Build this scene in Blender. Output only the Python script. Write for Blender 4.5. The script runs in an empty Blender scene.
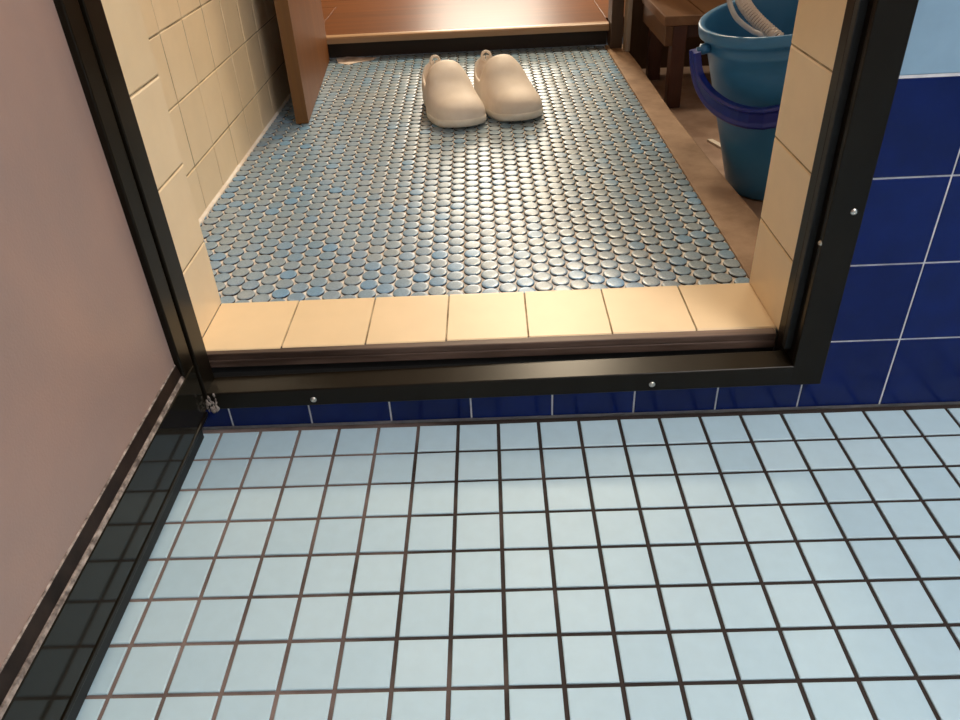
import bpy, math, random
from mathutils import Vector, Matrix
random.seed(7)
S = bpy.context.scene
COL = S.collection
PI = math.pi

# ------------------------------------------------------------------ helpers
class MB:
    def __init__(s): s.v = []; s.f = []; s.m = []; s.sm = []
    def add(s, vs, fs, mat=0, smooth=False):
        o = len(s.v); s.v += [tuple(p) for p in vs]
        for f in fs:
            s.f.append(tuple(i + o for i in f)); s.m.append(mat); s.sm.append(smooth)
    def box(s, a, b, mat=0):
        x0, y0, z0 = a; x1, y1, z1 = b
        s.add([(x0,y0,z0),(x1,y0,z0),(x1,y1,z0),(x0,y1,z0),(x0,y0,z1),(x1,y0,z1),(x1,y1,z1),(x0,y1,z1)],
              [(0,3,2,1),(4,5,6,7),(0,1,5,4),(1,2,6,5),(2,3,7,6),(3,0,4,7)], mat)
    def prism(s, prof, a, b, mat=0, smooth=False):
        """profile list of points (3D offsets) swept from a to b"""
        n = len(prof); a = Vector(a); b = Vector(b)
        vs = [a + Vector(p) for p in prof] + [b + Vector(p) for p in prof]
        fs = [(i, (i+1) % n, n + (i+1) % n, n + i) for i in range(n)]
        s.add(vs, fs, mat, smooth)
        s.add([a + Vector(p) for p in prof], [tuple(range(n))[::-1]], mat)
        s.add([b + Vector(p) for p in prof], [tuple(range(n))], mat)
    def tube(s, pts, r, n=10, mat=0, closed=False):
        pts = [Vector(p) for p in pts]; N = len(pts)
        rr = r if isinstance(r, (list, tuple)) else [r]*N
        up = Vector((0.13, 0.21, 0.97)); prev = None; vs = []
        for i, p in enumerate(pts):
            if closed: t = pts[(i+1) % N] - pts[i-1]
            else: t = pts[min(i+1, N-1)] - pts[max(i-1, 0)]
            t.normalize()
            if prev is None:
                u = t.cross(up); u = u if u.length > 1e-3 else t.cross(Vector((1,0,0)))
            else:
                u = prev - t * prev.dot(t)
            u.normalize(); prev = u; w = t.cross(u)
            for k in range(n):
                a = 2*PI*k/n; vs.append(p + (u*math.cos(a) + w*math.sin(a)) * rr[i])
        fs = []
        for i in range(N if closed else N-1):
            j = (i+1) % N
            for k in range(n):
                fs.append((i*n+k, i*n+(k+1) % n, j*n+(k+1) % n, j*n+k))
        s.add(vs, fs, mat, True)
        if not closed:
            s.add(vs[:n], [tuple(range(n))[::-1]], mat); s.add(vs[-n:], [tuple(range(n))], mat)
    def lathe(s, prof, n=48, mat=0, M=None):
        """prof: list of (r,z)"""
        vs = []; fs = []; L = len(prof)
        for k in range(n):
            a = 2*PI*k/n
            for r, z in prof: vs.append(Vector((r*math.cos(a), r*math.sin(a), z)))
        for k in range(n):
            j = (k+1) % n
            for i in range(L-1): fs.append((k*L+i, j*L+i, j*L+i+1, k*L+i+1))
        if M: vs = [M @ v for v in vs]
        s.add(vs, fs, mat, True)
    def build(s, name, mats, parent=None, bevel=0, seg=2, subsurf=0, weld=False):
        me = bpy.data.meshes.new(name)
        me.from_pydata(s.v, [], s.f)
        for m in (mats if isinstance(mats, (list, tuple)) else [mats]): me.materials.append(m)
        me.polygons.foreach_set('material_index', s.m)
        me.polygons.foreach_set('use_smooth', s.sm)
        me.update()
        o = bpy.data.objects.new(name, me); COL.objects.link(o)
        if parent: o.parent = parent
        if bevel:
            b = o.modifiers.new('b', 'BEVEL'); b.width = bevel; b.segments = seg; b.limit_method = 'ANGLE'; b.angle_limit = 0.6
        if subsurf:
            d = o.modifiers.new('s', 'SUBSURF'); d.levels = subsurf; d.render_levels = subsurf
        return o

def empty(name, loc=(0,0,0), rz=0):
    o = bpy.data.objects.new(name, None); COL.objects.link(o); o.location = loc; o.rotation_euler = (0,0,rz)
    o.empty_display_size = .05
    return o
def tag(o, label, cat, group=None):
    o['label'] = label; o['category'] = cat
    if group: o['group'] = group
    return o
def struct(o, label=None, cat=None):
    o['kind'] = 'structure'
    if label: o['label'] = label
    if cat: o['category'] = cat
    return o

# ------------------------------------------------------------------ materials
def mat(name, color=(.5,.5,.5), rough=.5, metal=0, spec=.5, coat=0):
    m = bpy.data.materials.new(name); m.use_nodes = True
    nt = m.node_tree; b = nt.nodes['Principled BSDF']
    b.inputs['Base Color'].default_value = (*color, 1); b.inputs['Roughness'].default_value = rough
    b.inputs['Metallic'].default_value = metal; b.inputs['Specular IOR Level'].default_value = spec
    b.inputs['Coat Weight'].default_value = coat; b.inputs['Coat Roughness'].default_value = .12
    return m, nt, b
def N(nt, t, **kw):
    n = nt.nodes.new(t)
    for k, v in kw.items(): setattr(n, k, v)
    return n
def ramp(nt, fac, stops):
    r = N(nt, 'ShaderNodeValToRGB'); e = r.color_ramp.elements
    while len(e) < len(stops): e.new(.5)
    for i, (p, c) in enumerate(stops):
        e[i].position = p; e[i].color = (*c, 1) if len(c) == 3 else c
    nt.links.new(fac, r.inputs[0]); return r.outputs[0]
def coords(nt, scale=(1,1,1), rot=(0,0,0)):
    tc = N(nt, 'ShaderNodeTexCoord'); mp = N(nt, 'ShaderNodeMapping')
    mp.inputs['Scale'].default_value = scale; mp.inputs['Rotation'].default_value = rot
    nt.links.new(tc.outputs['Object'], mp.inputs[0]); return mp.outputs[0]
def noise(nt, vec, scale, detail=4, rough=.55, dist=0):
    n = N(nt, 'ShaderNodeTexNoise'); n.inputs['Scale'].default_value = scale; n.inputs['Detail'].default_value = detail
    n.inputs['Roughness'].default_value = rough; n.inputs['Distortion'].default_value = dist
    nt.links.new(vec, n.inputs['Vector']); return n.outputs['Fac']
def mix(nt, fac, a, b):
    m = N(nt, 'ShaderNodeMix', data_type='RGBA')
    for sock, v in ((m.inputs[0], fac), (m.inputs[6], a), (m.inputs[7], b)):
        if hasattr(v, 'is_output'): nt.links.new(v, sock)
        elif isinstance(v, (int, float)): sock.default_value = v
        else: sock.default_value = (*v, 1)
    return m.outputs[2]
def bump(nt, b, h, strength=.2, dist=.002):
    n = N(nt, 'ShaderNodeBump'); n.inputs['Strength'].default_value = strength; n.inputs['Distance'].default_value = dist
    nt.links.new(h, n.inputs['Height']); nt.links.new(n.outputs[0], b.inputs['Normal'])

def island_mat(name, stops, rough, spec=.5, coat=0, mottled=.0, bumps=0, nscale=30):
    """colour varies from tile to tile"""
    m, nt, b = mat(name, (.5,.5,.5), rough, 0, spec, coat)
    g = N(nt, 'ShaderNodeNewGeometry')
    c = ramp(nt, g.outputs['Random Per Island'], stops)
    v = coords(nt)
    if mottled:
        nf = noise(nt, v, nscale, 5)
        r = ramp(nt, nf, [(.3, (0,0,0)), (.7, (1,1,1))])
        dark = N(nt, 'ShaderNodeMix', data_type='RGBA', blend_type='MULTIPLY'); dark.inputs[0].default_value = mottled
        nt.links.new(c, dark.inputs[6]); nt.links.new(r, dark.inputs[7]); c = dark.outputs[2]
    nt.links.new(c, b.inputs['Base Color'])
    if bumps: bump(nt, b, noise(nt, v, nscale*.4, 3), bumps, .004)
    return m
def noise_mat(name, c0, c1, scale, rough=.6, spec=.4, bumps=.1, stretch=(1,1,1), metal=0, coat=0, lo=.35, hi=.65):
    m, nt, b = mat(name, c0, rough, metal, spec, coat)
    v = coords(nt, stretch); f = noise(nt, v, scale, 6, .6)
    nt.links.new(ramp(nt, f, [(lo, c0), (hi, c1)]), b.inputs['Base Color'])
    if bumps: bump(nt, b, f, bumps, .002)
    return m
def wood_mat(name, dark, light, axis='X', rough=.35, coat=.3, scale=14):
    m, nt, b = mat(name, light, rough, 0, .5, coat)
    st = {'X': (.06,1,1), 'Y': (1,.06,1), 'Z': (1,1,.06)}[axis]
    v = coords(nt, st); f = noise(nt, v, scale*3, 7, .62, .6); f2 = noise(nt, v, scale*.5, 3, .5, .3)
    c = ramp(nt, f, [(.28, dark), (.72, light)])
    c2 = mix(nt, f2, tuple(x*.62 for x in dark), c)
    nt.links.new(mix(nt, .65, c, c2), b.inputs['Base Color'])
    bump(nt, b, f, .12, .001)
    return m

M_floor_tile = island_mat('pale blue floor tile', [(0,(.425,.575,.655)),(.5,(.445,.595,.67)),(1,(.47,.615,.685))], .48, .45, 0, .05, .05, 60)
# bath floor joints: brown-black dirt, with soapy pinkish deposit in places
def joint_mat():
    m, nt, b = mat('floor joint', (.03,.02,.015), .8, 0, .3)
    v = coords(nt); f = noise(nt, v, 7, 5, .6)
    tc = N(nt, 'ShaderNodeTexCoord'); sep = N(nt, 'ShaderNodeSeparateXYZ'); nt.links.new(tc.outputs['Object'], sep.inputs[0])
    # deposit is thickest on the hinge side where soap water collects
    mr = N(nt, 'ShaderNodeMapRange'); mr.inputs[1].default_value = .42; mr.inputs[2].default_value = -.05
    mr.inputs[3].default_value = -.25; mr.inputs[4].default_value = .3
    nt.links.new(sep.outputs[0], mr.inputs[0])
    ad = N(nt, 'ShaderNodeMath', operation='ADD'); nt.links.new(f, ad.inputs[0]); nt.links.new(mr.outputs[0], ad.inputs[1])
    nt.links.new(ramp(nt, ad.outputs[0], [(.38, (.028,.019,.016)), (.85, (.24,.175,.155))]), b.inputs['Base Color'])
    return m
M_joint = joint_mat()
M_blue_tile = island_mat('navy wall tile', [(0,(.002,.0095,.085)),(1,(.003,.0140,.115))], .2, .22, 0, .25, .12, 22)
M_sky_tile = island_mat('light blue wall tile', [(0,(.24,.37,.49)),(1,(.27,.40,.52))], .2, .5, 0, .1, .05, 25)
M_white_grout = noise_mat('white grout', (.52,.50,.52), (.72,.68,.68), 40, .8, .2, .1)
M_cream_tile = island_mat('cream glazed tile', [(0,(.83,.645,.41)),(1,(.88,.69,.45))], .32, .5, 0, .06, .04, 25)
M_cream_sill = island_mat('cream sill tile', [(0,(.77,.575,.345)),(1,(.82,.615,.375))], .4, .5, 0, .05, .03, 25)
M_cream_grout = noise_mat('cream tile grout', (.22,.16,.085), (.52,.42,.27), 25, .85, .2, .1)
M_mosaic = island_mat('blue grey mosaic disc', [(0,(.22,.345,.46)),(.3,(.26,.36,.44)),(.6,(.30,.37,.415)),(.85,(.24,.355,.47)),(1,(.18,.36,.55))], .30, .6, .0, .35, 0, 420)
M_mosaic_edge = noise_mat('mosaic disc edge', (.018,.011,.009), (.04,.03,.026), 60, .5, .4, 0)  # dark flank colour: near-side shade painted all round, with joint dirt
M_mosaic_grout = noise_mat('mosaic grout', (.70,.58,.46), (.88,.83,.75), 18, .9, .2, .1)
M_bronze = noise_mat('dark bronze aluminium', (.005,.0034,.0018), (.010,.007,.0038), 5, .3, .16, .03, (1,1,1))
M_bronze_worn = noise_mat('worn bronze rail', (.040,.022,.015), (.26,.165,.125), 16, .5, .4, .5, (.10,1,1))
M_rail = noise_mat('polished bronze bottom rail', (.010,.009,.0065), (.014,.0125,.009), 4, .07, .2, 0)
M_gasket = mat('black gasket', (.006,.006,.006), .6)[0]
M_scum = noise_mat('soap scum bead', (.09,.065,.055), (.46,.37,.32), 120, .7, .4, .5, lo=.36, hi=.68)
M_seal = noise_mat('dark brown seal', (.010,.005,.0035), (.030,.017,.012), 30, .5, .2, .2)
M_steel = mat('steel screw', (.62,.58,.52), .28, 1)[0]
M_step = wood_mat('red brown polished wood', (.085,.020,.002), (.195,.055,.006), 'X', .40, .0, 9)
M_step.node_tree.nodes['Principled BSDF'].inputs['Specular IOR Level'].default_value = .12
M_step_edge = wood_mat('worn pale nosing', (.34,.19,.09), (.50,.32,.18), 'X', .38, .3, 9)
M_step.node_tree.nodes['Principled BSDF'].inputs['Roughness'].default_value = .34
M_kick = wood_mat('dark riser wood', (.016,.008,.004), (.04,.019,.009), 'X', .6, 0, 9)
M_door_wood = wood_mat('brown door veneer', (.15,.054,.014), (.22,.085,.024), 'Z', .5, .0, 8)
M_door_wood.node_tree.nodes['Principled BSDF'].inputs['Specular IOR Level'].default_value = .22
M_door_edge = wood_mat('yellow brown door edge', (.11,.042,.005), (.22,.09,.012), 'Z', .5, .1, 12)
M_stool_top = wood_mat('worn stool board', (.15,.07,.03), (.27,.14,.065), 'Y', .5, .1, 12)
M_stool_side = wood_mat('stool apron wood', (.09,.038,.012), (.16,.07,.022), 'Y', .5, .1, 12)
M_stool_leg = wood_mat('stool leg wood', (.045,.012,.005), (.10,.028,.012), 'Z', .5, .1, 12)
M_post = wood_mat('dark door post', (.05,.025,.011), (.10,.052,.024), 'Z', .5, .1, 12)
M_strip = noise_mat('grey tan metal strip', (.24,.19,.15), (.33,.27,.21), 12, .45, .5, .05, (1,1,.1))
M_clog = noise_mat('cream foam clog', (.74,.655,.575), (.79,.705,.625), 40, .55, .35, .04)
M_clog_sole = noise_mat('pale foam sole', (.74,.69,.61), (.80,.75,.67), 40, .6, .3, .05)
M_clog_in = noise_mat('clog footbed', (.42,.33,.26), (.52,.41,.33), 60, .7, .2, .1)
M_bucket = noise_mat('light blue plastic', (.032,.165,.360), (.045,.200,.410), 6, .32, .5, .02)
M_handle = noise_mat('navy plastic handle', (.005,.016,.19), (.008,.022,.24), 8, .28, .5, .02)
M_hose = noise_mat('white ribbed hose', (.66,.56,.50), (.78,.70,.64), 20, .45, .5, .02)
M_groove = mat('hose groove shade', (.26,.19,.15), .6)[0]  # shading between the ribs put into a darker groove colour
M_cord = noise_mat('grey cord', (.36,.38,.42), (.48,.49,.52), 20, .45, .4, .02)
M_patch = noise_mat('pale floor patch', (.42,.33,.27), (.75,.66,.58), 30, .8, .2, .3)
M_curb = noise_mat('brown stained stone', (.235,.145,.085), (.36,.24,.155), 16, .75, .3, .35)
M_side_floor = noise_mat('brown grey concrete', (.27,.18,.135), (.42,.30,.23), 11, .8, .25, .4)
M_white_chip = mat('white chip', (.72,.66,.58), .7)[0]
M_plaster = noise_mat('cream plaster', (.46,.36,.25), (.52,.41,.29), 6, .8, .2, .05)
M_bath_white = noise_mat('white bath panel', (.72,.72,.71), (.78,.78,.77), 4, .6, .3, 0)
M_dark_wall = noise_mat('dark wood wall', (.05,.024,.011), (.09,.045,.02), 6, .6, .3, .05, (1,1,.1))

def frosted():
    m, nt, b = mat('frosted brown panel', (.40,.27,.235), .42, 0, .45)
    v = coords(nt, (1,1,1)); f = noise(nt, v, 6.5, 6, .6, .4); f2 = noise(nt, v, 420, 2, .5)
    nt.links.new(ramp(nt, f, [(.28, (.42,.295,.255)), (.72, (.54,.34,.27))]), b.inputs['Base Color'])
    bump(nt, b, f2, .25, .001)
    tr = N(nt, 'ShaderNodeBsdfTranslucent'); tr.inputs[0].default_value = (.5,.36,.32,1)
    ms = N(nt, 'ShaderNodeMixShader'); ms.inputs[0].default_value = .25
    nt.links.new(b.outputs[0], ms.inputs[1]); nt.links.new(tr.outputs[0], ms.inputs[2])
    nt.links.new(ms.outputs[0], nt.nodes['Material Output'].inputs[0])
    return m
M_panel = frosted()

# ------------------------------------------------------------------ tiled surfaces
def cuts(a, b, phase, pitch):
    k = math.ceil((a - phase) / pitch - 1e-6); out = [a]
    x = phase + k*pitch
    while x < b - 1e-6:
        if x > a + 1e-6: out.append(x)
        x += pitch
    return out + [b]
def tiles(mb, o, u, v, us, vs, gap, h, bev, mt=0, mg=1, hg=None, jitter=0, edge_gap=True, back=.0):
    """bevelled tiles on the plane o + a*u + b*v, joints (grout) hg above it"""
    o, u, v = Vector(o), Vector(u), Vector(v); n = u.cross(v)
    hg = h*.55 if hg is None else hg
    P = lambda a, b, c: o + u*a + v*b + n*c
    for i in range(len(us)-1):
        for j in range(len(vs)-1):
            a0, a1, b0, b1 = us[i]+gap/2, us[i+1]-gap/2, vs[j]+gap/2, vs[j+1]-gap/2
            if not edge_gap:
                if i == 0: a0 = us[0]
                if i == len(us)-2: a1 = us[-1]
                if j == 0: b0 = vs[0]
                if j == len(vs)-2: b1 = vs[-1]
            if a1-a0 < .004 or b1-b0 < .004: continue
            e = min(bev, (a1-a0)/3, (b1-b0)/3)
            t = [random.uniform(-jitter, jitter) for _ in range(2)]
            hh = lambda a, b: h + t[0]*(a-(a0+a1)/2)*2/(a1-a0) + t[1]*(b-(b0+b1)/2)*2/(b1-b0)
            V = [P(a0,b0,0),P(a1,b0,0),P(a1,b1,0),P(a0,b1,0)]
            V += [P(a,b,hh(a,b)-e*.6) for a,b in ((a0,b0),(a1,b0),(a1,b1),(a0,b1))]
            V += [P(a,b,hh(a,b)) for a,b in ((a0+e,b0+e),(a1-e,b0+e),(a1-e,b1-e),(a0+e,b1-e))]
            fs = [(8,9,10,11)]
            for k in range(4):
                l = (k+1) % 4
                fs += [(k,l,4+l,4+k),(4+k,4+l,8+l,8+k)]
            mb.add(V, fs, mt)
    a0,a1,b0,b1 = us[0],us[-1],vs[0],vs[-1]
    mb.add([P(a0,b0,hg),P(a1,b0,hg),P(a1,b1,hg),P(a0,b1,hg)], [(0,1,2,3)], mg)
    if back:
        mb.add([P(a0,b0,-back),P(a1,b0,-back),P(a1,b1,-back),P(a0,b1,-back),P(a0,b0,hg),P(a1,b0,hg),P(a1,b1,hg),P(a0,b1,hg)],
               [(0,3,2,1),(0,1,5,4),(1,2,6,5),(2,3,7,6),(3,0,4,7)], mg)

YW = .05587
# bathroom floor: 5 cm tiles, tops at z = 0
mb = MB()
us = cuts(-.88, 1.72, 0, .05); vs = cuts(-1.72, -.006, -YW, .05)
tiles(mb, (0,0,-.006), (1,0,0), (0,1,0), us, vs, .0042, .006, .0009, 0, 1, .0042, .00025, back=.05)
mb.add([(-.88,-.008,-.0012),(1.72,-.008,-.0012),(1.72,0,-.0012),(-.88,0,-.0012)], [(0,1,2,3)], 1)
struct(mb.build('floor', [M_floor_tile, M_joint]), 'bathroom floor of small pale blue square tiles with dark joints', 'floor')

# front wall of the bathroom with the doorway, 10 cm tiles, faces y = 0
mb = MB(); X0 = .0136
def wall_region(x0, x1, z0, z1, mt, phz):
    tiles(mb, (0,.006,0), (1,0,0), (0,0,1), cuts(x0, x1, X0, .1011), cuts(z0, z1, phz, .1011), .0022, .006, .0008, mt, 2, .0050, .0002, edge_gap=False)
wall_region(-.06, X0+.7077-.0011, 0.003, .0585, 0, .1001)                # strip under the sill
for x0, x1 in ((X0+.7077+.0011, 1.72), (-.88, -.0601)):
    wall_region(x0, x1, .003, .4030, 0, .1001)
    wall_region(x0, x1, .4060, 2.2, 1, .4060)
wall_region(-.02, .70, 1.96, 2.2, 1, .4060)
for x0, x1 in ((.70, 1.72), (-.88, -.02)): mb.add([(x0,.0004,.4030),(x1,.0004,.4030),(x1,.0004,.4060),(x0,.0004,.4060)], [(0,1,2,3)], 2)
mb.add([(.71,.0012,.003),(.73,.0012,.003),(.73,.0012,.0585),(.71,.0012,.0585)], [(0,1,2,3)], 2)
# masonry core of the wall
mb.box((-.88,.007,-.05), (-.0312,.149,2.2), 2)
mb.box((.7005,.007,-.05), (1.72,.149,2.2), 2)
mb.box((-.0285,.007,1.97), (.7005,.149,2.2), 2)
mb.box((-.0285,.007,-.05), (.7005,.149,.050), 2)
struct(mb.build('wall_front', [M_blue_tile, M_sky_tile, M_white_grout]), 'bathroom wall of navy blue tiles with light blue tiles above', 'wall')

# the other bathroom walls and the ceiling
mb = MB(); tiles(mb, (1.72,0,0), (0,1,0), (0,0,-1), [-1.72, 0], [-2.2, 0], 0, .006, .001, 0, 1)
tiles(mb, (1.726,0,0), (0,-1,0), (0,0,1), cuts(0, 1.72, 0, .1), cuts(0, .4, 0, .1), .003, .008, .001, 0, 1)
mb.box((1.726,-1.72,0),(1.80,0,2.2),2)
struct(mb.build('wall_right', [M_sky_tile, M_white_grout, M_bath_white]))
mb = MB(); mb.box((-.96,-1.72,0), (-.88,.007,2.2)); struct(mb.build('wall_left', M_bath_white))
mb = MB(); mb.box((-.96,-1.80,0), (1.80,-1.72,2.2)); struct(mb.build('wall_back', M_bath_white))
mb = MB(); mb.box((-.96,-1.80,2.2), (1.80,.15,2.26)); struct(mb.build('ceiling', M_bath_white))

# ------------------------------------------------------------------ aluminium door frame
fr = struct(empty('trim_1', (.345,-.02,.05)), 'dark bronze aluminium door frame around the bathroom doorway', 'door frame')
fr_o = Vector((-.345,.02,-.05))
def fpart(mb, name, m, bevel=0, parent=None):
    o = mb.build(name, m, fr, bevel); o.location = fr_o; return o
# right jamb: flat face, a stop step and the reveal
mb = MB()
mb.prism([(.6965,-.020,0),(.7325,-.020,0),(.7325,.0015,0),(.7015,.0015,0),(.7015,.0300,0),(.6915,.0300,0),(.6915,.012,0),(.6985,.010,0),(.6985,-.010,0),(.6965,-.012,0)],
         (0,0,.0545), (0,0,1.97))
fpart(mb, 'jamb', M_bronze, .0012)
mb = MB(); mb.box((.6900,.000,.092),(.6987,.0095,1.95)); fpart(mb, 'seal', M_gasket, .001)
# left jamb
mb = MB()
mb.prism([(-.0350,-.020,0),(.0020,-.020,0),(.0020,.0135,0),(-.0095,.0135,0),(-.0095,.0300,0),(-.0285,.0300,0),(-.0285,.0015,0),(-.0350,.0015,0)], (0,0,.0475), (0,0,1.97))
fpart(mb, 'jamb', M_bronze, .0012)
mb = MB(); mb.prism([(-.0350,-.020,0),(.7325,-.020,0),(.7325,.0015,0),(-.0350,.0015,0)], (0,0,1.935), (0,0,1.975))
fpart(mb, 'head', M_bronze, .0012)
# sill: face, brown top, dark groove, grimy inner lip (slightly higher at the latch side)
def sill_prof(dz0, dz1):
    return [(0,-.020,.0475+dz0),(0,-.020,.0705+dz1),(0,-.0185,.0715+dz1),(0,.0130,.0725+dz1),(0,.0130,.0600+dz1),(0,.0055,.0475+dz0)]
mb = MB()
A = [Vector((.0020,0,0))+Vector(p) for p in sill_prof(0,0)]; B = [Vector((.6975,0,0))+Vector(p) for p in sill_prof(.007,.0095)]
n = len(A); mb.add(A+B, [(i,n+i,n+(i+1)%n,(i+1)%n) for i in range(n)]); mb.add(A,[tuple(range(n))]); mb.add(B,[tuple(range(n))[::-1]])
fpart(mb, 'sill', M_bronze, .0010)
mb = MB(); mb.box((-.0094,.0137,.0560),(.6915,.0345,.0640)); mb.box((-.0284,.0335,.0640),(.6915,.0365,.0735)); fpart(mb, 'groove', M_gasket)
mb = MB(); mb.box((-.0284,.0302,.0737),(.6915,.0335,.0845)); mb.box((-.0284,.0308,.0845),(.6915,.0440,.0940)); fpart(mb, 'inner_lip', M_bronze_worn, .0012)
def screw(loc, nrm, r=.0036):
    mb = MB(); q = Vector(nrm).to_track_quat('Z', 'Y').to_matrix().to_4x4()
    M = Matrix.Translation(Vector(loc)) @ q
    mb.lathe([(r*1.25,-.0008),(r*1.25,.0004),(r,.0010),(r*.72,.0019),(r*.36,.0022),(r*.3,.0010),(0.0001,.0010)], 20, 0, M)
    return fpart(mb, 'screw', M_steel)
screw((.7215,-.020,.276), (0,-1,0), .003); screw((.534,-.020,.0625), (0,-1,0), .003); screw((.1292,-.020,.0575), (0,-1,0), .003)
screw((.6965,-.0160,.2397), (-1,0,0), .0026)
screw((.7215,-.020,.80), (0,-1,0), .003); screw((.7215,-.020,1.35), (0,-1,0), .003)
# lumpy white soap crust in the hinge corner
mb = MB()
for i in range(40):
    x = -.002 + random.random()*.014; z = .046 + abs(random.gauss(0,.012)); r = random.uniform(.0007,.0018)
    M = Matrix.Translation((x, -.0205 - random.random()*.0015, z)) @ Matrix.Diagonal((1,.6,random.uniform(.8,2.6),1))
    mb.lathe([(.0001,-r),(r*.7,-r*.7),(r,0),(r*.7,r*.7),(.0001,r)], 8, 0, M)
fpart(mb, 'soap_crust', M_scum)

# ------------------------------------------------------------------ cream tiled sill and jambs of the wall
mb = MB()
xs = [-.0235,.0840,.1890,.2895,.3915,.4950,.5980,.6945]
for i in range(7):
    a0, a1 = xs[i]+.0012*(i > 0), xs[i+1]-.0012*(i < 6)
    ys = .0010*i
    prof = [(0,.0365+ys,.060),(0,.0365+ys,.0910),(0,.0375+ys,.0935),(0,.0400+ys,.0950),(0,.1490,.0950),(0,.1525,.0945),(0,.1540,.0920),(0,.1540,.060)]
    mb.prism(prof, (a0,0,0), (a1,0,0), 0)
mb.box((-.0235,.0455,.050), (.6945,.1515,.0933), 1)
struct(mb.build('trim_2', [M_cream_sill, M_cream_grout]), 'row of cream tiles forming the door sill', 'tiled sill')
ph = .2958
mb = MB()
tiles(mb, (-.0312,0,0), (0,1,0), (0,0,1), [.0305,.1545], cuts(.0937,1.97,ph,.1062), .0024, .0075, .0016, 0, 1, .0058)
struct(mb.build('trim_3', [M_cream_tile, M_cream_grout]), 'cream tiled reveal on the hinge side of the doorway', 'tiled reveal')
mb = MB()
tiles(mb, (.7005,0,0), (0,-1,0), (0,0,1), [-.1545,-.0305], cuts(.0937,1.97,ph+.0005,.1062), .0024, .0070, .0016, 0, 1, .0055)
struct(mb.build('trim_4', [M_cream_tile, M_cream_grout]), 'cream tiled reveal on the latch side of the doorway', 'tiled reveal')

# ------------------------------------------------------------------ washing area floor: round mosaic discs
mb = MB()
ang = math.radians(.7); ca, sa = math.cos(ang), math.sin(ang); OX, OY, ZM = .2236, .1664, .0014
NS = 18; dx, dy, R = .02448, .0267, .01262
def inside(x, y): return -.142 < x and x < .698 - .0095*(y-.15) and .150 < y < 1.512
for i in range(-17, 22):
    for j in range(-2, 54):
        lx = i*dx; ly = j*dy + (dy/2 if i % 2 else 0)
        cx, cy = OX + lx*ca - ly*sa, OY + lx*sa + ly*ca
        if not inside(cx, cy) : 
            if not (inside(cx, cy-.008) or inside(cx, cy+.008) or inside(cx+.008, cy) or inside(cx-.008, cy)): continue
        tx, ty = random.gauss(0,.010), random.gauss(0,.010); r = R*random.uniform(.98,1.01); hz = random.gauss(0,.00015)
        prof = [(r,.0870),(r*1.0,.0908),(r*.975,.0917),(r*.90,.09195),(r*.62,.09205),(r*.30,.0921)]
        prof = [(q_, z_+ZM) for q_, z_ in prof]
        lim = .698 - .0095*(cy-.15)
        V = []
        for q, (rr, z) in enumerate(prof):
            for k in range(NS):
                a = 2*PI*k/NS; x = cx + rr*math.cos(a); y = cy + rr*math.sin(a)
                zz = z + hz + (tx*(x-cx)+ty*(y-cy))*(q > 0)
                V.append((min(max(x,-.1425),lim), min(max(y,.1500),1.513), zz))
        V.append((min(max(cx,-.1425),lim), min(max(cy,.15),1.513), .0921+ZM+hz))
        mb.add(V, [], 0); base = len(mb.v)-len(V)
        for q in range(len(prof)-1):
            for k in range(NS):
                l = (k+1) % NS
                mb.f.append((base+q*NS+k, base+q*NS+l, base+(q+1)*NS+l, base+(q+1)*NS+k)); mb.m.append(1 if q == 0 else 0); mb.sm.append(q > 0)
        L = len(prof)-1
        for k in range(NS):
            mb.f.append((base+L*NS+k, base+L*NS+(k+1)%NS, base+len(V)-1)); mb.m.append(0); mb.sm.append(True)
mb.add([(-.1425,.1495,.0902),(.699,.1495,.0902),(.686,1.513,.0902),(-.1425,1.513,.0902)], [(0,1,2,3)], 2)
mb.box((-.1425,.1495,-.05),(.685,1.513,.0885),2)
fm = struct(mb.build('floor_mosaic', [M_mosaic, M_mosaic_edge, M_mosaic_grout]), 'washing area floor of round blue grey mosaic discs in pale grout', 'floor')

# flat pale patch over the discs at the foot of the step
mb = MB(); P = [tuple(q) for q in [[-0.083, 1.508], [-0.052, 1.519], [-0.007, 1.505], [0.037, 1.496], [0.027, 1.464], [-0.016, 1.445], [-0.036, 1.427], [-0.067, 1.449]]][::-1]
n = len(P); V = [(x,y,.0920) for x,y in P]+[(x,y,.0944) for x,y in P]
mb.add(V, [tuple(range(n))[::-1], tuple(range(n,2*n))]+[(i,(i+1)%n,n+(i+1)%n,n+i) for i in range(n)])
o = mb.build('pale_patch', M_patch, fm, .0006); o['label'] = 'pale patch on the mosaic at the foot of the step beside the wooden door'

# stone curb along the mosaic
mb = MB()
P = [(.699,.1545),(.776,.1545),(.768,.36),(.756,.60),(.7465,.90),(.7455,1.28),(.7395,1.513),(.687,1.513)]
n = len(P); V = [(x,y,-.02) for x,y in P]+[(x,y,.0940) for x,y in P]
mb.add(V, [tuple(range(n))[::-1], tuple(range(n,2*n))]+[(i,(i+1)%n,n+(i+1)%n,n+i) for i in range(n)])
struct(mb.build('trim_5', M_curb, bevel=.003), 'brown stained stone curb along the right edge of the mosaic floor', 'curb')
mb = MB(); mb.box((.64,.149,-.08),(1.5,1.54,.018)); mb.box((.990,.149,.018),(1.5,.90,.0475))
struct(mb.build('floor_side', M_side_floor), 'bare brown concrete floor beyond the stone curb', 'floor')

# cream tiled wall left of the mosaic
mb = MB()
tiles(mb, (-.1485,0,0), (0,1,0), (0,0,1), cuts(.150,1.62,.571,.1022), cuts(.086,2.2,.1745,.1064), 0.0024, .0080, .0012, 0, 1, .0071, .00035, back=.06)
struct(mb.build('wall_side_left', [M_cream_tile, M_cream_grout]), 'cream tiled wall left of the mosaic floor', 'wall')
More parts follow.
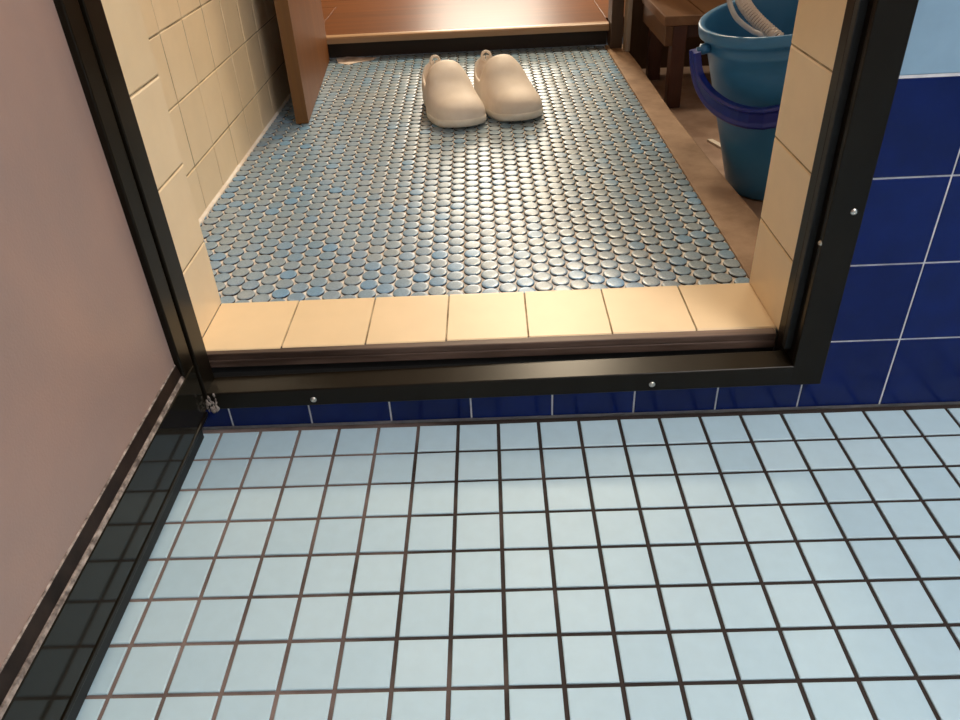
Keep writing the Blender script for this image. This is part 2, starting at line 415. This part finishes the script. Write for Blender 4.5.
# skim of grout where the wall meets the mosaic
mb = MB(); mb.prism([(-.1420,0,.0885),(-.1360,0,.0915),(-.1365,0,.0948),(-.1408,0,.0985)], (0,.155,0), (0,1.49,0)); struct(mb.build('baseboard_left', M_mosaic_grout))

# rest of the shell beyond
mb = MB(); mb.box((1.5,.149,-.05),(1.56,1.54,2.2)); struct(mb.build('wall_side_right', M_dark_wall))
mb = MB(); mb.box((.750,1.525,.010),(1.56,1.56,.80)); struct(mb.build('wall_partition', M_dark_wall))
mb = MB(); mb.box((-1.3,4.2,.1),(1.9,4.26,2.3)); struct(mb.build('wall_far', M_plaster))
mb = MB(); mb.box((-1.36,1.62,.1),(-1.3,4.26,2.3)); struct(mb.build('wall_far_left', M_plaster))
mb = MB(); mb.box((1.9,1.56,.1),(1.96,4.26,2.3)); struct(mb.build('wall_far_right', M_plaster))
mb = MB(); mb.box((-1.3,1.62,.1),(-.15,1.68,2.3)); struct(mb.build('wall_far_front', M_plaster))
mb = MB(); mb.box((-1.36,.155,2.2),(1.96,4.26,2.26)); struct(mb.build('ceiling_far', M_plaster))
mb = MB()
y = 1.937
while y < 4.2:
    mb.box((-1.3,y+.001,.10),(1.9,min(y+.117,4.2),.1560)); y += .118
mb.box((.6945,1.565,.10),(1.9,1.936,.1560)); mb.box((-1.3,1.685,.10),(-.141,1.936,.1560))
struct(mb.build('floor_far', M_step, bevel=.0012), 'red brown board floor beyond the wooden step', 'floor')

# door post and grey strip at the right end of the step
mb = MB(); mb.box((.696,1.462,.0945),(.729,1.53,2.2)); struct(mb.build('trim_6', M_post, bevel=.002), 'dark wooden post at the right end of the step', 'door post')
mb = MB(); mb.box((.7300,1.415,.0945),(.7430,1.462,2.2)); struct(mb.build('trim_7', M_strip, bevel=.002), 'narrow grey tan strip beside the dark wooden post', 'trim strip')

# ------------------------------------------------------------------ wooden step
st = tag(empty('wooden_step', (.30,1.52,.094)), 'long red brown wooden step with pale worn front edge behind the clogs', 'step')
def child(mb, name, m, parent, bevel=0, subsurf=0):
    o = mb.build(name, m, parent, bevel, subsurf=subsurf); o.matrix_parent_inverse = Matrix.Identity(4)
    o.location = -Vector(parent.location) if parent.rotation_euler.z == 0 else o.location
    return o
mb = MB(); mb.box((-.140,1.520,.0925),(.694,1.93,.1360)); child(mb, 'riser', M_kick, st)
mb = MB(); mb.box((-.140,1.512,.1365),(.694,1.936,.1570)); child(mb, 'tread', M_step, st, .0015)
mb = MB()
mb.prism([(0,1.486,.1375),(0,1.512,.1365),(0,1.512,.1570),(0,1.496,.1570),(0,1.489,.1550),(0,1.486,.1500)], (-.140,0,0), (.694,0,0)); child(mb, 'nosing', M_step_edge, st, .0010)

# ------------------------------------------------------------------ wooden door standing open on the left
a, b = Vector((-.0490,.9200)), Vector((-.0960,1.482)); d = (b-a); L = d.length; rz = math.atan2(d.y, d.x)
dr = struct(empty('door_2', (a.x, a.y, .0935), rz), 'brown wooden door standing open beside the cream tiled wall', 'door')
mb = MB(); mb.box((.003,0,.002),(L,.028,1.95)); mb.build('leaf', M_door_wood, dr, .001)
mb = MB(); mb.box((0,.0002,.002),(.003,.0278,1.95)); mb.build('edge_strip', M_door_edge, dr)
mb = MB()
for z in (.20, 1.60): mb.tube([(L-.002,-.004,z),(L-.002,-.004,z+.08)], .005, 10)
mb.build('hinge', M_steel, dr)

# ------------------------------------------------------------------ aluminium bathroom door, open towards the camera
d1 = struct(empty('door_1', (0,-.022,.037)), 'bathroom door with frosted brown panel and dark bronze frame standing open', 'door')
def dpart(mb, name, m, bevel=0, parent=d1):
    o = mb.build(name, m, parent, bevel); o.location = (0,.022,-.037) if parent is d1 else (0,0,0); return o
Y0, Y1 = -.0245, -.760
mb = MB(); mb.box((-.0300,Y1,.0530),(0,Y0,.1190)); rail = dpart(mb, 'bottom_rail', M_rail, .0012)
mb = MB(); mb.box((-.0260,Y1,.0490),(-.0030,Y0,.0528)); mb.box((-.0260,Y1,.0430),(-.0008,Y0,.0488)); dpart(mb, 'drip_edge', M_bronze, .0008)
mb = MB(); mb.box((-.0230,Y1,.0080),(-.0150,Y0,.0429)); dpart(mb, 'bottom_seal', M_gasket)
mb = MB(); mb.prism([(-.0200,0,.1192),(-.0010,0,.1192),(-.0022,0,.1230),(-.0200,0,.1230)], (0,Y1,0), (0,Y0,0)); dpart(mb, 'glazing_bead', M_scum)
mb = MB(); mb.prism([(-.0200,0,.1232),(-.0036,0,.1232),(-.0060,0,.1385),(-.0200,0,.1385)], (0,Y1,0), (0,Y0-.015,0)); dpart(mb, 'glazing_seal', M_seal, .0006)
mb = MB(); mb.prism([(-.0074,0,.1387),(-.0058,0,.1387),(-.0068,0,.1400),(-.0074,0,.1400)], (0,Y1,0), (0,Y0-.0285,0)); dpart(mb, 'sealant_line', M_scum)
mb = MB(); mb.box((-.0300,-.0520,.1192),(0,Y0,1.90)); dpart(mb, 'stile', M_bronze, .0015)
mb = MB(); mb.box((-.0300,Y1,.1192),(0,Y1+.032,1.90)); dpart(mb, 'stile', M_bronze, .0015)
mb = MB(); mb.box((-.0300,Y1,1.9005),(0,Y0,1.94)); dpart(mb, 'top_rail', M_bronze, .0015)
mb = MB(); mb.box((-.0120,Y1+.030,.1350),(-.0075,-.0500,1.8995)); dpart(mb, 'frosted_panel', M_panel)

# ------------------------------------------------------------------ clogs
def sstep(a, b, x):
    t = min(max((x-a)/(b-a),0),1); return t*t*(3-2*t)
def interp(tab, t):
    # smooth curve through the table points
    n = len(tab)
    for i in range(n-1):
        t0, v0 = tab[i]; t1, v1 = tab[i+1]
        if t <= t1 or i == n-2:
            h = t1-t0; d = (v1-v0)/h
            def slope(k):
                if k == 0 or k == n-1: return None
                a = (tab[k][1]-tab[k-1][1])/(tab[k][0]-tab[k-1][0]); b = (tab[k+1][1]-tab[k][1])/(tab[k+1][0]-tab[k][0])
                return 0 if a*b <= 0 else 2*a*b/(a+b)
            m0, m1 = slope(i), slope(i+1); m0 = d if m0 is None else m0; m1 = d if m1 is None else m1
            u = (t-t0)/h
            return (2*u**3-3*u*u+1)*v0+(u**3-2*u*u+u)*h*m0+(-2*u**3+3*u*u)*v1+(u**3-u*u)*h*m1
LEN = .262
HW = [(0,.004),(.012,.020),(.04,.034),(.10,.0475),(.20,.0550),(.32,.0570),(.45,.0535),(.60,.0475),(.78,.0425),(.90,.0385),(.965,.0270),(.99,.0140),(1,.003)]
HT = [(0,.020),(.012,.034),(.05,.046),(.12,.055),(.22,.062),(.34,.077),(.46,.101),(.54,.110),(.60,.113),(1,.113)]
def make_clog(name, side):
    root = empty(name)
    secs = 64; prof = 33; ts = [0.5-0.5*math.cos(PI*(i/(secs-1))) for i in range(secs)]
    mb = MB(); V = []
    for t in ts:
        w = interp(HW, t); c = side*(.004*math.sin(PI*min(t*1.1,1))+.014*sstep(.40,0,t))
        y = t*LEN
        op = sstep(.575,.665,t)                 # foot opening
        rim = .062 - .014*math.sin(PI*min(max((t-.55)/.45,0),1)) + .022*sstep(.86,1,t)
        h = interp(HT, t)
        wi = max(w-.0075,.0015)*(1 if t < .985 else .6); fb = .022 if t < .95 else .022+(rim-.03)*sstep(.95,.995,t)
        for k in range(prof):
            a = PI*k/(prof-1); ca_, sa_ = math.cos(a), math.sin(a)
            e = 2/2.5
            bulge = 1 + .05*math.sin(min(a,PI-a)*2)
            x1 = w*math.copysign(abs(ca_)**e, ca_)*bulge; z1 = .012 + (h-.012)*abs(sa_)**(e*.95)
            s_ = k/(prof-1); m = abs(s_-.5)*2    # 1 at the edge, 0 at middle
            sg = 1 if s_ < .5 else -1
            if m > .62:
                u = (1-m)/.38; x2 = sg*w*(1+.05*math.sin(u*PI)-.05*u); z2 = .012 + (rim-.012)*u
            elif m > .54:
                u = (.62-m)/.08; x2 = sg*(w*.95+(wi-w*.95)*u); z2 = rim + .0025*math.sin(u*PI)
            elif m > .34:
                u = (.54-m)/.20; x2 = sg*wi*(1-.06*u); z2 = rim+(fb-rim)*u
            else:
                x2 = sg*wi*.94*(m/.34); z2 = fb
            V.append((c + x1*(1-op)+x2*op, y, z1*(1-op)+z2*op))
    fs = []
    for i in range(secs-1):
        for k in range(prof-1):
            fs.append((i*prof+k, i*prof+k+1, (i+1)*prof+k+1, (i+1)*prof+k))
    mb.add(V, fs, 0, True)
    mb.add(V, [tuple(i*prof for i in range(secs)) + tuple((secs-1-i)*prof+prof-1 for i in range(secs))], 0)
    mb.build('upper', M_clog, root)
    # sole: a slightly wider pale welt around the footprint
    mb = MB(); rows = []
    zz = [(.94,0),(.985,.003),(1.03,.008),(1.035,.0145),(1.015,.0185),(.97,.0195)]
    ring = []
    for t in ts: ring.append((interp(HW,t), t, 1))
    for t in reversed(ts): ring.append((interp(HW,t), t, -1))
    n = len(ring); V = []
    for s_, z in zz:
        for w, t, sg in ring:
            c = side*(.004*math.sin(PI*min(t*1.1,1))+.014*sstep(.40,0,t))
            lift = .006*sstep(.16,0,t)
            V.append((c+sg*w*s_, .5*LEN+(t-.5)*LEN*(1+(s_-1)*.45), z + (lift if z < .012 else lift*.6)))
    fs = [(q*n+k, q*n+(k+1)%n, (q+1)*n+(k+1)%n, (q+1)*n+k) for q in range(len(zz)-1) for k in range(n)]
    mb.add(V, fs, 0, True); mb.add(V[:n], [tuple(range(n))[::-1]], 0)
    mb.build('sole', M_clog_sole, root)
    # pull loop standing up at the heel
    mb = MB(); pts = []
    for k in range(28):
        a = 2*PI*k/28; pts.append((.0105*math.cos(a), LEN-.006+.004*math.sin(a), .084+.0105*math.sin(a)))
    mb.tube(pts, .0032, 10, 0, True)
    lp = mb.build('heel_loop', M_clog, root)
    # raised ridges on the outer side of the vamp
    return root
c1 = make_clog('clog', 1); c1.location = (.291,.826,.0936); c1.rotation_euler = (0,0,math.radians(13.5))
tag(c1, 'cream foam clog on the left of the pair, nearer the open wooden door', 'shoe', 'pair of clogs on the mosaic floor')
c2 = make_clog('clog', .5); c2.location = (.423,.853,.0936); c2.rotation_euler = (0,0,math.radians(16.5))
tag(c2, 'cream foam clog on the right of the pair, nearer the stool and bucket', 'shoe', 'pair of clogs on the mosaic floor')

# ------------------------------------------------------------------ bucket (leaning slightly towards the curb)
nrm = Vector((-.1593,-.0320,1)).normalized()
rimc = Vector((.8590,.6372,.34)); H = .310
base = rimc - nrm*H
bk = tag(empty('bucket', base), 'light blue plastic bucket with thick navy handle beside the tiled reveal', 'bucket')
bk.rotation_euler = nrm.to_track_quat('Z','Y').to_euler()
ri, ro, rb = .132, .140, .099
mb = MB()
def rad(z): return rb + (ri-rb)*(z/H)
prof = [(.0001,.008),(rb-.012,.008),(rb-.010,.001),(rb-.003,0),(rb,.003)]
for i in range(1,12): z = .003+(H-.050)*i/11; prof.append((rad(z),z))
prof += [(rad(H-.044)+.0025,H-.043),(rad(H-.036)+.0028,H-.036),(rad(H-.032)+.0008,H-.033),(rad(H-.020),H-.0215),(ri+.004,H-.0205),(ro-.0005,H-.019),(ro,H-.016),(ro,H-.003),(ro-.0015,H-.0006),(ro-.004,H),(ri-.001,H-.001),(ri-.0035,H-.004)]
for i in range(11,-1,-1): z = .011+(H-.02)*i/11; prof.append((rad(z)-.0035,z))
prof += [(.0001,.011)]
mb.lathe(prof, 96); mb.build('body', M_bucket, bk)
# handle hangs down in front of the bucket
Q = bk.rotation_euler.to_matrix()
inv = Q.inverted()
side_dir = (inv @ Vector((1,.10,0))); side_dir.z = 0; side_dir.normalize()
front = Vector((side_dir.y,-side_dir.x,0))
hz = H-.032; Rh = .1545
mb = MB(); cs = []
for k in range(41):
    a = PI*(.5-.5*math.copysign(abs(math.cos(PI*k/40))**.6, math.cos(PI*k/40)))
    s_ = max(math.sin(a),0); c_ = math.cos(a); out = -math.copysign(abs(c_)**.5, c_)*Rh
    drop = .095*(s_**.33); fw = .14*(s_**1.1)
    p = side_dir*out + front*fw + Vector((0,0,hz-drop))
    cs.append(p)
hn = MB(); W = [(-.0060,-.0180),(.0050,-.0180),(.0080,-.0130),(.0035,-.008),(.0035,.008),(.0080,.0130),(.0050,.0180),(-.0060,.0180)]
V = []; nW = len(W)
for i, p in enumerate(cs):
    t = (cs[min(i+1,40)]-cs[max(i-1,0)]).normalized()
    rad_v = Vector((p.x,p.y,0)).normalized(); rad_v = (rad_v - t*rad_v.dot(t)).normalized(); w = t.cross(rad_v)
    k = .75+.25*math.sin(PI*i/40)
    for (x, y_) in W: V.append(p + rad_v*x + w*y_*k)
fs = [(i*nW+k, i*nW+(k+1)%nW, (i+1)*nW+(k+1)%nW, (i+1)*nW+k) for i in range(40) for k in range(nW)]
hn.add(V, fs, 0, False); hn.add(V[:nW],[tuple(range(nW))[::-1]],0); hn.add(V[-nW:],[tuple(range(nW))],0)
hd = hn.build('handle', M_handle, bk, .0012)
for sg in (-1, 1):
    mb = MB(); p = side_dir*sg*.1400 + Vector((0,0,hz)); 
    M = Matrix.Translation(p) @ (side_dir*sg).to_track_quat('Z','Y').to_matrix().to_4x4()
    mb.lathe([(.0001,-.010),(.009,-.010),(.009,.004),(.0055,.006),(.0055,.011),(.0001,.011)], 20, 0, M)
    mb.build('handle_lug', M_bucket, bk)

# ------------------------------------------------------------------ ribbed hose and grey cord lying in the bucket
def catmull(P, n):
    P = [Vector(p) for p in P]; out = []
    for i in range(len(P)-1):
        p0 = P[max(i-1,0)]; p1 = P[i]; p2 = P[i+1]; p3 = P[min(i+2,len(P)-1)]
        for k in range(n):
            t = k/n
            out.append(.5*((2*p1)+(-p0+p2)*t+(2*p0-5*p1+4*p2-p3)*t*t+(-p0+3*p1-3*p2+p3)*t**3))
    return out + [P[-1]]
HP = [(.925,.655,.075),(.905,.575,.205),(.866,.543,.272),(.8318,.555,.3083),(.8205,.570,.318),(.809,.585,.3279),(.797,.600,.3395),(.7882,.615,.3511),(.7826,.630,.3628),(.7776,.645,.3807),(.780,.690,.425),(.820,.738,.470),(.880,.748,.480),(.940,.705,.425),(.953,.662,.330),(.945,.640,.20),(.935,.660,.08)]
pts = catmull(HP, 70); 
# resample evenly and alternate the radius for the ribs
cum = [0]
for p, q in zip(pts, pts[1:]): cum.append(cum[-1]+(q-p).length)
stepl = .00130; out = []; rr = []; j = 0; s_ = 0; i = 0
while s_ < cum[-1]:
    while cum[j+1] < s_: j += 1
    u = (s_-cum[j])/(cum[j+1]-cum[j]); out.append(pts[j].lerp(pts[j+1], u)); rr.append((.0078,.0116,.0116,.0078)[i % 4]); i += 1; s_ += stepl
mb = MB(); mb.tube(out, rr, 16)
for q in range(len(mb.f)):
    if (q//16) % 4 == 3 and len(mb.f[q]) == 4: mb.m[q] = 1
hs = mb.build('ribbed_hose', [M_hose, M_groove]); tag(hs, 'white ribbed hose curling out of the light blue bucket', 'hose')
CP = [(.850,.635,.080),(.815,.580,.200),(.800,.549,.290),(.7963,.545,.3199),(.7856,.555,.3259),(.7754,.560,.3323),(.7666,.565,.3386),(.7577,.570,.3472),(.7525,.580,.3577),(.7502,.590,.3682),(.7524,.605,.3822),(.770,.613,.418),(.830,.615,.448),(.895,.608,.430),(.930,.605,.345),(.945,.613,.25),(.967,.638,.12)]
mb = MB(); mb.tube(catmull(CP, 14), .0042, 10)
tag(mb.build('grey_cord', M_cord), 'thin smooth grey cord beside the ribbed hose in the bucket', 'cord')

# ------------------------------------------------------------------ wooden stool
so = tag(empty('wooden_stool', (.90,1.29,.018)), 'low brown wooden stool standing behind the light blue bucket', 'stool')
TZ = .236
x0, x1, y0, y1 = .770, 1.06, 1.145, 1.440
for k in range(3):
    w = (x1-x0)/3; mb = MB(); mb.box((x0+k*w+.0015, y0, TZ-.022), (x0+(k+1)*w-.0015, y1, TZ)); child(mb, 'top_board', M_stool_top, so, .002)
for xx in (x0+.006, x1-.024):
    mb = MB(); mb.box((xx, y0+.003, TZ-.068), (xx+.018, y1-.003, TZ-.0225)); child(mb, 'apron', M_stool_side, so, .0015)
for yy in (y0+.045, y1-.063):
    mb = MB(); mb.box((x0+.0245, yy, TZ-.060), (x1-.0245, yy+.018, TZ-.0225)); child(mb, 'cross_rail', M_stool_leg, so, .0015)
for xx in (x0+.024, x1-.058):
    for yy in (y0+.004, y1-.038):
        mb = MB(); mb.box((xx, yy, .0182), (xx+.034, yy+.034, TZ-.0228)); child(mb, 'leg', M_stool_leg, so, .002)

# little white chip lying by the bucket
mb = MB()
V = [(.834,.905),(.846,.905),(.884,.800),(.868,.800)]
mb.add([(x,y,.0182) for x,y in V]+[(x,y,.0230) for x,y in V], [(3,2,1,0),(4,5,6,7),(0,1,5,4),(1,2,6,5),(2,3,7,6),(3,0,4,7)])
tag(mb.build('white_sliver', M_white_chip), 'small white sliver on the brown floor just left of the bucket', 'sliver')

# ------------------------------------------------------------------ light
def area(name, loc, size, power, color, rot=(0,0,0), sy=None, spread=PI):
    l = bpy.data.lights.new(name, 'AREA'); l.energy = power; l.color = color; l.size = size
    if sy: l.shape = 'RECTANGLE'; l.size_y = sy
    l.spread = spread
    o = bpy.data.objects.new(name, l); COL.objects.link(o); o.location = loc; o.rotation_euler = rot; return o
area('bathroom_ceiling_lamp', (1.25,-.85,2.16), .45, 38, (1,.93,.88))
area('changing_room_ceiling_lamp', (.70,2.60,2.12), .40, 74, (1,.82,.58))
area('stool_side_fill', (1.25,1.30,2.1), .30, 10, (1,.84,.62))  # added fill light to brighten stool, bucket and reveal; no visible fixture
area('changing_room_window', (.36,4.15,1.25), .7, 34, (1,.90,.74), (PI/2,0,PI), 1.0)
w = bpy.data.worlds.new('world'); S.world = w; w.use_nodes = True
w.node_tree.nodes['Background'].inputs[0].default_value = (.9,.95,1,1); w.node_tree.nodes['Background'].inputs[1].default_value = .05

# ------------------------------------------------------------------ camera
cam = bpy.data.cameras.new('camera'); co = bpy.data.objects.new('camera', cam); COL.objects.link(co)
Rm = ((0.9988216049482659,0.03760382387871346,0.030681491460958492),
      (0.004799864770896496,0.5525461400584382,-0.8334684903490365),
      (-0.04829454199753091,0.8326336022142149,0.5517145291516522))
M = Matrix(Rm).to_4x4(); M.translation = (.354759,-.728760,.617696)
co.matrix_world = M
cam.sensor_width = 36; cam.sensor_fit = 'HORIZONTAL'; cam.lens = 753.07/960*36; cam.clip_start = .01
# the frame is cropped a little off the lens axis
cam.shift_x = (480-475.35)/960; cam.shift_y = -(360-330.46)/960
S.camera = co
S.view_settings.view_transform = 'Standard'; S.view_settings.look = 'None'; S.view_settings.gamma = 1
S.view_settings.use_curve_mapping = False; S.view_settings.exposure = 0.0
